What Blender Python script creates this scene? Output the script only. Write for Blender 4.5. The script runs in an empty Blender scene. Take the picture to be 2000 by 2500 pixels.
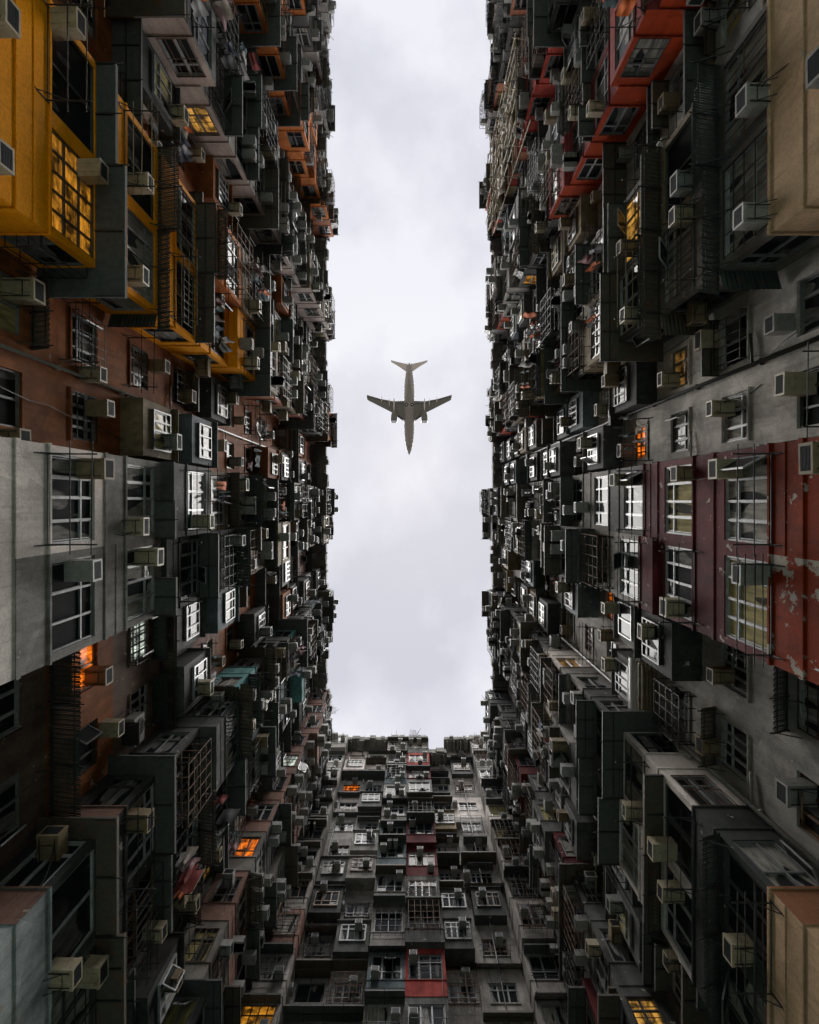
import bpy, math, random
from mathutils import Vector, Matrix, noise

R = math.radians
scene = bpy.context.scene
COL = scene.collection

# ------------------------------------------------------------------ helpers
class MB:
    """collects faces, then links them as ONE mesh object"""
    def __init__(s):
        s.v = []; s.f = []; s.m = []; s.smooth = []
    def quad(s, a, b, c, d, m=0):
        n = len(s.v); s.v += [tuple(a), tuple(b), tuple(c), tuple(d)]; s.f.append((n, n+1, n+2, n+3)); s.m.append(m)
    def box(s, x0, x1, y0, y1, z0, z1, m=0):
        n = len(s.v)
        s.v += [(x0,y0,z0),(x1,y0,z0),(x1,y1,z0),(x0,y1,z0),(x0,y0,z1),(x1,y0,z1),(x1,y1,z1),(x0,y1,z1)]
        for q in ((0,3,2,1),(4,5,6,7),(0,1,5,4),(1,2,6,5),(2,3,7,6),(3,0,4,7)):
            s.f.append(tuple(n+i for i in q)); s.m.append(m)
    def b(s, u0, u1, d0, d1, z0, z1, m=0, ms=None): # facade box: d = distance out of the wall; ms = material of its ends
        s.box(u0, u1, -d1, -d0, z0, z1, m)
        if ms is not None: s.m[-1] = ms; s.m[-3] = ms
    def obox(s, mat, sx, sy, sz, m=0):              # oriented box centred on mat
        n = len(s.v)
        for z in (-.5, .5):
            for x, y in ((-.5,-.5),(.5,-.5),(.5,.5),(-.5,.5)):
                s.v.append(tuple(mat @ Vector((x*sx, y*sy, z*sz))))
        for q in ((0,3,2,1),(4,5,6,7),(0,1,5,4),(1,2,6,5),(2,3,7,6),(3,0,4,7)):
            s.f.append(tuple(n+i for i in q)); s.m.append(m)
    def tube(s, p, q, r, n=5, m=0, r2=None):
        p = Vector(p); q = Vector(q); d = (q-p)
        if d.length < 1e-6: return
        d.normalize(); a = d.orthogonal().normalized(); c = d.cross(a)
        k = len(s.v); r2 = r if r2 is None else r2
        for base, rr in ((p, r), (q, r2)):
            for i in range(n):
                t = 2*math.pi*i/n
                s.v.append(tuple(base + a*(rr*math.cos(t)) + c*(rr*math.sin(t))))
        for i in range(n):
            j = (i+1) % n
            s.f.append((k+i, k+j, k+n+j, k+n+i)); s.m.append(m)
        s.f.append(tuple(k+i for i in reversed(range(n)))); s.m.append(m)
        s.f.append(tuple(k+n+i for i in range(n))); s.m.append(m)
    def path(s, pts, r, n=5, m=0):
        for p, q in zip(pts[:-1], pts[1:]): s.tube(p, q, r, n, m)
    def loft(s, rings, m=0, caps=True):
        k = len(s.v); n = len(rings[0])
        for rg in rings: s.v += [tuple(p) for p in rg]
        for i in range(len(rings)-1):
            for j in range(n):
                jj = (j+1) % n
                s.f.append((k+i*n+j, k+i*n+jj, k+(i+1)*n+jj, k+(i+1)*n+j)); s.m.append(m)
        if caps:
            s.f.append(tuple(k+j for j in reversed(range(n)))); s.m.append(m)
            s.f.append(tuple(k+(len(rings)-1)*n+j for j in range(n))); s.m.append(m)
    def mesh(s, name, mats, smooth=False):
        me = bpy.data.meshes.new(name); me.from_pydata(s.v, [], s.f); me.update()
        for mt in (mats if isinstance(mats, (list, tuple)) else [mats]): me.materials.append(mt)
        me.polygons.foreach_set('material_index', s.m)
        if smooth: me.polygons.foreach_set('use_smooth', [True]*len(s.f))
        return me
    def build(s, name, mats, parent=None, smooth=False):
        return link(name, s.mesh(name, mats, smooth), parent)

def pick(rng, opts): return rng.choices([o[0] for o in opts], [o[1] for o in opts])[0]
def link(name, data, parent=None, loc=(0,0,0), rz=0.0):
    o = bpy.data.objects.new(name, data); COL.objects.link(o)
    o.parent = parent; o.location = loc; o.rotation_euler = (0, 0, rz)
    return o
def tag(o, label=None, cat=None, group=None, kind=None):
    if label: o['label'] = label
    if cat: o['category'] = cat
    if group: o['group'] = group
    if kind: o['kind'] = kind
    return o
def empty(name, loc, rz=0.0):
    e = link(name, None, None, loc, rz); e.empty_display_size = .3
    return e

# ------------------------------------------------------------------ materials
def newmat(name):
    m = bpy.data.materials.new(name); m.use_nodes = True
    nt = m.node_tree; nt.nodes.clear()
    out = nt.nodes.new('ShaderNodeOutputMaterial'); p = nt.nodes.new('ShaderNodeBsdfPrincipled')
    nt.links.new(p.outputs[0], out.inputs[0])
    return m, nt, p
def N(nt, t, **kw):
    n = nt.nodes.new(t)
    for k, v in kw.items(): setattr(n, k, v)
    return n
def ramp(nt, src, stops):
    r = N(nt, 'ShaderNodeValToRGB'); nt.links.new(src, r.inputs[0])
    cr = r.color_ramp
    while len(cr.elements) < len(stops): cr.elements.new(.5)
    for e, (p, c) in zip(cr.elements, stops):
        e.position = p; e.color = (c, c, c, 1) if not isinstance(c, tuple) else (*c, 1)
    return r.outputs[0]
def mix(nt, fac, a, b, mode='MIX'):
    m = N(nt, 'ShaderNodeMix', data_type='RGBA', blend_type=mode)
    for i, v in ((0, fac), (6, a), (7, b)):
        if hasattr(v, 'links'): nt.links.new(v, m.inputs[i])
        elif isinstance(v, tuple): m.inputs[i].default_value = (*v, 1)
        else: m.inputs[i].default_value = v
    return m.outputs[2]
def pos(nt, scale=(1,1,1)):
    g = N(nt, 'ShaderNodeNewGeometry'); mp = N(nt, 'ShaderNodeMapping'); mp.inputs['Scale'].default_value = scale
    nt.links.new(g.outputs['Position'], mp.inputs[0]); return mp.outputs[0]
def objpos(nt, scale=(1,1,1)):
    g = N(nt, 'ShaderNodeTexCoord'); mp = N(nt, 'ShaderNodeMapping'); mp.inputs['Scale'].default_value = scale
    nt.links.new(g.outputs['Object'], mp.inputs[0]); return mp.outputs[0]
def tex(nt, vec, scale, detail=4, rough=.6):
    n = N(nt, 'ShaderNodeTexNoise'); n.inputs['Scale'].default_value = scale
    n.inputs['Detail'].default_value = detail; n.inputs['Roughness'].default_value = rough
    nt.links.new(vec, n.inputs['Vector']); return n.outputs[0]
def bump(nt, p, h, strength=.3, dist=.02):
    b = N(nt, 'ShaderNodeBump'); b.inputs['Strength'].default_value = strength; b.inputs['Distance'].default_value = dist
    nt.links.new(h, b.inputs['Height']); nt.links.new(b.outputs[0], p.inputs['Normal'])

_paint = {}
def paint(c, peel=0.0, dirt=1.0):
    key = (c, peel, dirt)
    if key in _paint: return _paint[key]
    m, nt, p = newmat('wall_paint')
    g = pos(nt)
    blot = ramp(nt, tex(nt, g, .9, 6, .65), [(.34, 1-.5*dirt), (.60, 1.0)])
    streak = ramp(nt, tex(nt, pos(nt, (3.1, 3.1, .5)), 1.0, 4, .55), [(.34, 1-.45*dirt), (.55, 1.0)])
    fine = ramp(nt, tex(nt, g, 22, 3, .7), [(.3, .72), (.7, 1.1)])
    col = mix(nt, 1.0, c, blot, 'MULTIPLY')
    col = mix(nt, .6, col, streak, 'MULTIPLY')
    col = mix(nt, .8, col, fine, 'MULTIPLY')
    drip = ramp(nt, tex(nt, pos(nt, (9, 9, .55)), 1.0, 3, .6), [(.55, 0.0), (.68, .6*min(1, dirt+.25))])
    dm = N(nt, 'ShaderNodeMath', operation='MULTIPLY'); nt.links.new(drip, dm.inputs[0]); nt.links.new(ramp(nt, tex(nt, pos(nt, (.8,.8,.8)), 1.0, 2, .5), [(.42, 0.0), (.60, 1.0)]), dm.inputs[1])
    col = mix(nt, dm.outputs[0], col, tuple(x*.3+.01 for x in c))
    # rain streaks of black mould and patches of bare render
    mould = ramp(nt, tex(nt, pos(nt, (2.2, 2.2, .25)), 1.7, 8, .72), [(.66-.05*dirt, 0.0), (.80-.06*dirt, .7)])
    col = mix(nt, mould, col, tuple(x*.22 for x in c))
    vo = N(nt, 'ShaderNodeTexVoronoi'); vo.inputs['Scale'].default_value = .8; nt.links.new(g, vo.inputs['Vector'])
    if dirt > .2: col = mix(nt, .5, col, ramp(nt, vo.outputs['Color'], [(.2, .62), (.8, 1.12)]), 'MULTIPLY')
    if peel >= 1:
        zone = N(nt, 'ShaderNodeMath', operation='MULTIPLY_ADD'); nt.links.new(tex(nt, g, .55, 2, .5), zone.inputs[0]); zone.inputs[1].default_value = .55
        nt.links.new(tex(nt, g, 1.9, 12, .68), zone.inputs[2])
        th = .91-.03*peel
        chip = ramp(nt, zone.outputs[0], [(th, 0.0), (th+.008, 1.0)])
    else: chip = ramp(nt, tex(nt, g, 3.1, 9, .62), [(.665-.085*peel, 0.0), (.68-.085*peel, 1.0)])
    bare = mix(nt, .5, (.42,.38,.33), fine, 'MULTIPLY')
    col = mix(nt, chip, col, bare)
    nt.links.new(col, p.inputs['Base Color'])
    p.inputs['Roughness'].default_value = .75; p.inputs['Specular IOR Level'].default_value = .08
    bump(nt, p, mix(nt, chip, tex(nt, g, 9, 8, .75), (0,0,0)), .45, .02)
    _paint[key] = m
    return m
def metal(name, c, rough=.45, rust=0.0, met=0.0):
    m, nt, p = newmat(name)
    g = pos(nt)
    n = ramp(nt, tex(nt, g, 7, 5, .7), [(.3, .6), (.7, 1.1)])
    col = mix(nt, 1.0, c, n, 'MULTIPLY')
    if rust:
        f = ramp(nt, tex(nt, g, 3.5, 7, .7), [(.62-.2*rust, 0.0), (.75-.15*rust, 1.0)])
        col = mix(nt, f, col, (.13, .05, .02))
    nt.links.new(col, p.inputs['Base Color']); p.inputs['Roughness'].default_value = rough
    p.inputs['Metallic'].default_value = met
    return m
def flat(name, c, rough=.6):
    return metal(name, c, rough)
def cloth(c):
    m, nt, p = newmat('cloth')
    n = ramp(nt, tex(nt, objpos(nt), 6, 4, .6), [(.3, .75), (.7, 1.1)])
    nt.links.new(mix(nt, 1.0, c, n, 'MULTIPLY'), p.inputs['Base Color']); p.inputs['Roughness'].default_value = .9
    return m
def glass(name, dark, light, fold=14.0, thr=.5):
    """window pane: what hangs behind the glass (dark room or curtain) under a clear glossy coat"""
    m, nt, p = newmat(name)
    oi = N(nt, 'ShaderNodeObjectInfo'); tc = N(nt, 'ShaderNodeTexCoord')
    add = N(nt, 'ShaderNodeVectorMath', operation='ADD'); sc = N(nt, 'ShaderNodeVectorMath', operation='SCALE')
    cmb = N(nt, 'ShaderNodeCombineXYZ')
    for i in range(3): nt.links.new(oi.outputs['Random'], cmb.inputs[i])
    nt.links.new(cmb.outputs[0], sc.inputs[0]); sc.inputs['Scale'].default_value = 37.0
    nt.links.new(tc.outputs['Object'], add.inputs[0]); nt.links.new(sc.outputs[0], add.inputs[1])
    mp = N(nt, 'ShaderNodeMapping'); mp.inputs['Scale'].default_value = (1, 1, .22); nt.links.new(add.outputs[0], mp.inputs[0])
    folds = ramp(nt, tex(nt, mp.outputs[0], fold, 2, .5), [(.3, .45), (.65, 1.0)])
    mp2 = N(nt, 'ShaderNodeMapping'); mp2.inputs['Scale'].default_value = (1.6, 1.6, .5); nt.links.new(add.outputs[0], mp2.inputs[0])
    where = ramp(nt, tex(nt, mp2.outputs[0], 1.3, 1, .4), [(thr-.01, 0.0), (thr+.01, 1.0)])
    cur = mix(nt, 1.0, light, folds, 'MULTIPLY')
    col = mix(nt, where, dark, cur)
    nt.links.new(col, p.inputs['Base Color'])
    p.inputs['Roughness'].default_value = .8; p.inputs['Specular IOR Level'].default_value = .05
    p.inputs['Coat Weight'].default_value = .26; p.inputs['Coat Roughness'].default_value = .04; p.inputs['Coat IOR'].default_value = 1.55
    b = N(nt, 'ShaderNodeBump'); b.inputs['Strength'].default_value = .04; b.inputs['Distance'].default_value = .05
    nt.links.new(tex(nt, tc.outputs['Object'], 3.0, 1, .5), b.inputs['Height']); nt.links.new(b.outputs[0], p.inputs['Coat Normal'])
    return m
def lit(name, c, strength, blinds=9.0, horizontal=False):
    m, nt, p = newmat(name)
    tc = N(nt, 'ShaderNodeTexCoord'); mp = N(nt, 'ShaderNodeMapping'); nt.links.new(tc.outputs['Object'], mp.inputs[0])
    mp.inputs['Scale'].default_value = (.15, .15, 1) if horizontal else (1, 1, .12)
    f = ramp(nt, tex(nt, mp.outputs[0], blinds, 4, .7), [(.38, .08), (.58, 1.0)])
    g = ramp(nt, tex(nt, tc.outputs['Object'], 2.2, 3, .6), [(.38, .05), (.58, 1.0)])
    col = mix(nt, 1.0, mix(nt, 1.0, c, f, 'MULTIPLY'), g, 'MULTIPLY')
    nt.links.new(col, p.inputs['Emission Color']); p.inputs['Emission Strength'].default_value = strength
    p.inputs['Base Color'].default_value = (.05, .04, .03, 1); p.inputs['Roughness'].default_value = .2
    return m

YEL=(1.0,.37,.003); ORG=(.66,.20,.045); TER=(.34,.122,.045); WHT=(.88,.79,.73); BEI=(.29,.225,.14); GRY=(.14,.142,.136)
BLU=(.17,.21,.225); PNK=(.32,.185,.15); BUR=(.14,.028,.032); RED=(.46,.038,.008); CON=(.25,.23,.205); TEA=(.20,.45,.45)
DRK=(.04,.046,.044); DGR=(.075,.08,.077); SAL=(.55,.22,.13); PAL=(.38,.355,.33); BRN=(.38,.17,.09); BGE=(.74,.50,.31)
M = dict(
    canopy=metal('concrete_ledge', (.075,.083,.078), .85), canopy_rust=metal('rusty_sheet', (.085,.075,.055), .7, .5),
    canopy_green=metal('green_sheet', (.035,.05,.045), .7, .3),
    alu=metal('aluminium_frame', (.40,.41,.42), .35), alu2=metal('grey_frame', (.22,.23,.235), .4),
    dkframe=metal('dark_frame', (.07,.075,.075), .45), brown=metal('brown_frame', (.16,.09,.05), .5),
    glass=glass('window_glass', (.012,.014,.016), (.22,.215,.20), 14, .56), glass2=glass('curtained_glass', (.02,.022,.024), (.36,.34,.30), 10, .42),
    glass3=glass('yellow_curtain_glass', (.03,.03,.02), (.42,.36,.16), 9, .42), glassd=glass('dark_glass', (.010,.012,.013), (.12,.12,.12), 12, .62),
    lit_orange=lit('orange_lit_room', (1.0,.20,.012), .6), lit_yellow=lit('yellow_lit_room', (1.0,.50,.09), .30, 7),
    lit_amber=lit('amber_lit_blinds', (1.0,.40,.03), .26, 8, True),
    lit_white=lit('white_lit_room', (.9,1.0,.85), .45, 5), lit_dim=lit('dim_lit_room', (1.0,.5,.12), .09, 8),
    ac=metal('cream_casing', (.40,.34,.23), .55, .3), ac2=metal('grey_casing', (.27,.27,.25), .55, .15), ac3=metal('stained_casing', (.24,.18,.10), .6, .5),
    grille=metal('black_grille', (.008,.013,.016), .7), black=metal('black_iron', (.02,.02,.02), .6), rust=metal('rusty_iron', (.12,.06,.03), .8, .5),
    pipe=metal('pipe', (.30,.29,.27), .5, .2), bamboo=metal('bamboo', (.40,.33,.22), .6), roof=metal('roof_felt', (.10,.10,.10), .9),
)
M['pipe_dark'] = metal('dark_pipe', (.035,.037,.035), .5, .2)

# ------------------------------------------------------------------ windows
def window_meshes(w, h, style, rng):
    """frame mesh and pane mesh; local x = width (centred), -y = outwards, z from 0 to h"""
    f = MB(); g = MB(); t = .045
    f.box(-w/2, w/2, -.05, .03, 0, t*1.3); f.box(-w/2, w/2, -.05, .03, h-t, h)
    f.box(-w/2, -w/2+t, -.05, .03, t*1.3, h-t); f.box(w/2-t, w/2, -.05, .03, t*1.3, h-t)
    xs = [-w/2+t]; zs = [t*1.3, h-t]
    n = {0: 4, 1: 3, 2: 2, 3: 3, 4: 5}[style]
    if w < 1.1: n = 2
    for i in range(1, n): xs.append(-w/2 + w*i/n + (rng.uniform(-.05, .05) if style != 4 else 0))
    xs.append(w/2-t)
    for x in xs[1:-1]: f.box(x-t*.55, x+t*.55, -.045, .02, t*1.3, h-t)
    if style in (0, 3): zs = [zs[0], h*.70, zs[1]]
    if style == 1: zs = [zs[0], h*.34, zs[1]]
    if style == 4: zs = [zs[0], h*.33, h*.66, zs[1]]
    for z in zs[1:-1]: f.box(-w/2+t, w/2-t, -.042, .018, z-t*.5, z+t*.5)
    for i in range(len(xs)-1):
        for j in range(len(zs)-1):
            x0, x1, z0, z1 = xs[i], xs[i+1], zs[j], zs[j+1]
            # inner sash of each light
            s = .022
            if style in (0, 1, 3) and rng.random() < .7:
                f.box(x0+.02, x1-.02, -.03, .0, z0+.02, z0+.02+s); f.box(x0+.02, x1-.02, -.03, .0, z1-.02-s, z1-.02)
                f.box(x0+.02, x0+.02+s, -.03, .0, z0+.02+s, z1-.02-s); f.box(x1-.02-s, x1-.02, -.03, .0, z0+.02+s, z1-.02-s)
            a, b, c, d = (rng.uniform(-.006, .006) for _ in range(4))
            g.quad((x0, a, z0), (x1, b, z0), (x1, c, z1), (x0, d, z1))
    return f, g
_wc = {}
def win_set(w, h):
    key = (round(w, 2), round(h, 2))
    if key not in _wc:
        rng = random.Random(int(w*1000+h*77)); lst = []
        for st in (0, 1, 2, 3, 0, 4, 1):
            f, g = window_meshes(w, h, st, rng)
            lst.append((f, g, {}, {}))
        _wc[key] = lst
    return _wc[key]
def put_window(parent, loc, rz, w, h, rng, frame=None, pane=None, style=None, bars=None, sash=None):
    lst = win_set(w, h); k = style if style is not None else rng.choice((0, 1, 2, 3, 0, 1, 6))
    f, g, fm, gm = lst[k % len(lst)]
    frame = frame or rng.choices(['alu', 'alu2', 'dkframe', 'brown'], [3.2, 4, 3, .8])[0]
    pane = pane or rng.choices(['glass', 'glass2', 'glassd', 'glass3'], [4, 2.2, 4, .5])[0]
    if frame not in fm: fm[frame] = f.mesh('window', M[frame])
    if pane not in gm: gm[pane] = g.mesh('pane', M[pane])
    o = link('window', fm[frame], parent, loc, rz)
    q = link('pane', gm[pane], o)
    if pane.startswith('lit'):
        o['label'] = 'window glowing with warm lamp light' if pane != 'lit_white' else 'window glowing with white lamp light'
    if bars is None: bars = rng.random() < .22
    if bars:
        link('security_bars', bar_mesh(w, h, rng.choice([0, 1, 2])), o)
    if sash is None: sash = rng.random() < .16
    if sash:
        side = rng.choice([0, 1, 2]); link('open_sash', sash_mesh(w, h, frame, side), o)
    return o
_bm = {}
def bar_mesh(w, h, kind):
    key = (round(w, 2), round(h, 2), kind)
    if key in _bm: return _bm[key]
    m = MB(); r = .011; y = -.11
    if kind == 2: y = -.34
    n = max(3, int(w/.22)) if kind != 1 else max(2, int(w/.5))
    rows = 2 if kind != 1 else 4
    for i in range(n+1):
        x = -w/2+.02 + (w-.04)*i/n; m.tube((x, y, -.02), (x, y, h*.98), r, 4)
    for j in range(rows+1):
        z = h*.98*j/rows; m.tube((-w/2, y, z), (w/2, y, z), r*1.15, 4)
        for x in (-w/2, w/2): m.tube((x, y, z), (x, .02, z), r, 4)
    if kind == 2:
        for i in range(n+1):
            x = -w/2+.02 + (w-.04)*i/n; m.tube((x, y, -.02), (x, .02, -.02), r, 4)
    _bm[key] = m.mesh('security_bars', M['black' if kind else 'rust']); return _bm[key]
_sm = {}
def sash_mesh(w, h, frame, side):
    key = (round(w, 2), round(h, 2), frame, side)
    if key in _sm: return _sm[key]
    m = MB(); sw = min(.55, w/2.6); sh = h*.62
    if side == 2:      # top hung, pushed out at the bottom
        T = Matrix.Translation((w*.12, -.06, h*.92)) @ Matrix.Rotation(R(-38), 4, 'X')
        org = T @ Matrix.Translation((0, 0, -sh/2))
    else:
        sg = -1 if side == 0 else 1
        T = Matrix.Translation((sg*(w/2-.03), -.06, h*.06)) @ Matrix.Rotation(R(sg*62), 4, 'Z')
        org = T @ Matrix.Translation((-sg*sw/2, 0, sh/2))
    t = .04
    for dx, dz, a, b in ((0, sh/2-t/2, sw, t), (0, -sh/2+t/2, sw, t), (sw/2-t/2, 0, t, sh-2*t), (-sw/2+t/2, 0, t, sh-2*t)):
        m.obox(org @ Matrix.Translation((dx, 0, dz)), a, .035, b, 0)
    m.obox(org, sw-2*t, .008, sh-2*t, 1)
    _sm[key] = m.mesh('open_sash', [M[frame], M['glassd']]); return _sm[key]

# ------------------------------------------------------------------ air conditioners
def ac_protos():
    out = []
    for mat in ('ac', 'ac2', 'ac3'):
        b = MB(); w, h, d = .42, .31, .50
        b.box(-w/2, w/2, -d, .10, 0, h)
        b.box(-w/2-.008, w/2+.008, -d-.012, -d+.05, -.008, .035); b.box(-w/2-.008, w/2+.008, -d-.012, -d+.05, h-.03, h+.008)
        b.box(-w/2-.008, -w/2+.035, -d-.012, -d+.05, .035, h-.03); b.box(w/2-.035, w/2+.008, -d-.012, -d+.05, .035, h-.03)
        b.box(-w/2-.006, w/2+.006, -.30, -.28, -.006, h+.006)
        for i in range(6):
            y = -d+.07+i*.028
            for sx in (-1, 1): b.box(min(sx*w/2, sx*(w/2+.006)), max(sx*w/2, sx*(w/2+.006)), y, y+.012, .08, h-.06)
        for sx in (-1, 1): b.box(sx*.1-.012, sx*.1+.012, -d+.03, .0, -.012, 0)
        g = MB()
        g.box(-w/2+.034, w/2-.034, -d-.005, -d+.02, .034, h-.029)
        for i in range(7): z = .045+i*.033; g.box(-w/2+.034, w/2-.034, -d-.010, -d-.005, z, z+.010)
        k = MB()
        for sx in (-1, 1):
            x = sx*.15
            k.tube((x, -d+.05, -.02), (x, .1, -.02), .011, 4); k.tube((x, -d+.16, -.02), (x, .03, -.22), .009, 4)
        k.tube((-.15, -.3, -.02), (.15, -.3, -.02), .009, 4)
        out.append((b.mesh('air_conditioner', M[mat]), g.mesh('grille', M['grille']), k.mesh('bracket', M['black']), mat))
    return out
AC = ac_protos()
AC_TONE = {'ac': 'cream', 'ac2': 'grey', 'ac3': 'rust stained'}
ac_plan = []       # (nearness, world loc, rz, variant, label)
def plan_ac(root, loc, rz, variant, label, force=False):
    mw = Matrix.Translation(root.location) @ Matrix.Rotation(root.rotation_euler.z, 4, 'Z')
    wl = mw @ Vector(loc)
    ac_plan.append((0 if force else wl.length if label else 999, wl, root.rotation_euler.z + rz, variant, label))

# ------------------------------------------------------------------ canopies, cages, racks
def canopy(parent, u0, u1, d, z, p, kind, rng, wrap=(0, 0), label=None):
    """ledge over the windows: plate with a lip, battens and bracket stubs; wrap = depth of the returns on each end"""
    m = MB(); t = .05
    if kind == 'corrugated':
        def sheet(a, b, fn, n):
            pts = []
            for i in range(n+1):
                x = a+(b-a)*i/n; pts.append((x, .022*math.cos(i*math.pi/2*1.0)))
            for (xa, ha), (xb, hb) in zip(pts[:-1], pts[1:]): fn(xa, ha, xb, hb)
        def fr(xa, ha, xb, hb):
            m.quad((xa, -d, z+.16+ha), (xb, -d, z+.16+hb), (xb, -d-p, z+ha), (xa, -d-p, z+ha))
        n = max(8, int((u1-u0)/.028)); sheet(u0-.06-wrap[0]*p, u1+.06+wrap[1]*p, fr, n)
        for e, sg in ((0, -1), (1, 1)):
            if wrap[e]:
                ub = u0 if e == 0 else u1
                def sd(xa, ha, xb, hb):
                    m.quad((ub, -xa, z+.15+ha), (ub, -xb, z+.15+hb), (ub+sg*p, -xb, z-.01+hb), (ub+sg*p, -xa, z-.01+ha))
                sheet(.05, d, sd, max(6, int(d/.028)))
        for dd in (d+p*.15, d+p*.85):
            m.tube((u0-wrap[0]*p, -dd, z+.16*(1-(dd-d)/p)-.045), (u1+wrap[1]*p, -dd, z+.16*(1-(dd-d)/p)-.045), .018, 4, 1)
        k = max(2, int((u1-u0)/1.1))
        for i in range(k+1):
            x = u0+(u1-u0)*i/k
            m.tube((x, -d, z-.30), (x, -d-p*.9, z-.03), .016, 4, 1); m.tube((x, -d, z+.10), (x, -d-p-.12, z-.05), .018, 4, 1)
        mats = [M[rng.choice(['canopy_rust', 'canopy_rust', 'canopy_green'])], M['black']]
    else:
        w0, w1 = wrap[0]*p, wrap[1]*p
        m.b(u0-w0, u1+w1, d, d+p, z, z+t); m.b(u0-w0, u1+w1, d+p-.04, d+p, z+t, z+t+.05)
        if wrap[0]: m.b(u0-w0, u0, .05, d, z, z+t)
        if wrap[1]: m.b(u1, u1+w1, .05, d, z, z+t)
        k = max(2, int((u1-u0)/rng.choice([.7, .9, 1.2])))
        for i in range(k+1):
            x = u0-w0+.02+(u1+w1-u0+w0-.04)*i/k
            m.b(x-.02, x+.02, d, d+p-.05, z-.035, z, 1)
            if rng.random() < .5: m.tube((x, -d-p*.5, z-.02), (x, -d-p-rng.uniform(.06, .2), z-.03), .014, 4, 1)
        if kind == 'frame':
            m.tube((u0-w0, -d-p, z-.01), (u1+w1, -d-p, z-.01), .025, 4, 1); m.tube((u0-w0, -d-p*.5, z-.02), (u1+w1, -d-p*.5, z-.02), .02, 4, 1)
        mats = [M[rng.choice(['canopy', 'canopy', 'canopy_rust'])], M['black']]
    return m.build('canopy', mats, parent)
def cage(parent, u0, u1, d, z0, z1, p, rng):
    m = MB(); r = .015; n = max(3, int((u1-u0)/.34)); rows = 4
    for i in range(n+1):
        x = u0+(u1-u0)*i/n; m.tube((x, -d-p, z0), (x, -d-p, z1), r, 4)
        m.tube((x, -d, z0), (x, -d-p, z0), r, 4)
        if i % 2 == 0: m.tube((x, -d, z1), (x, -d-p, z1), r, 4)
    for j in range(rows+1):
        z = z0+(z1-z0)*j/rows; m.path([(u0, -d, z), (u0, -d-p, z), (u1, -d-p, z), (u1, -d, z)], r, 4)
    for q in (.33, .66): m.tube((u0, -d-p*q, z0), (u1, -d-p*q, z0), r, 4)
    return m.build('window_cage', M[rng.choice(['black', 'rust'])], parent)

rack_plan = []
def plan_rack(root, u, d, z, w, out, label, rz=0.0):
    mw = Matrix.Translation(root.location) @ Matrix.Rotation(root.rotation_euler.z, 4, 'Z')
    wl = mw @ Vector((u, -d, z)); rack_plan.append((wl.length, wl, root.rotation_euler.z+rz, w, out, label))

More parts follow.
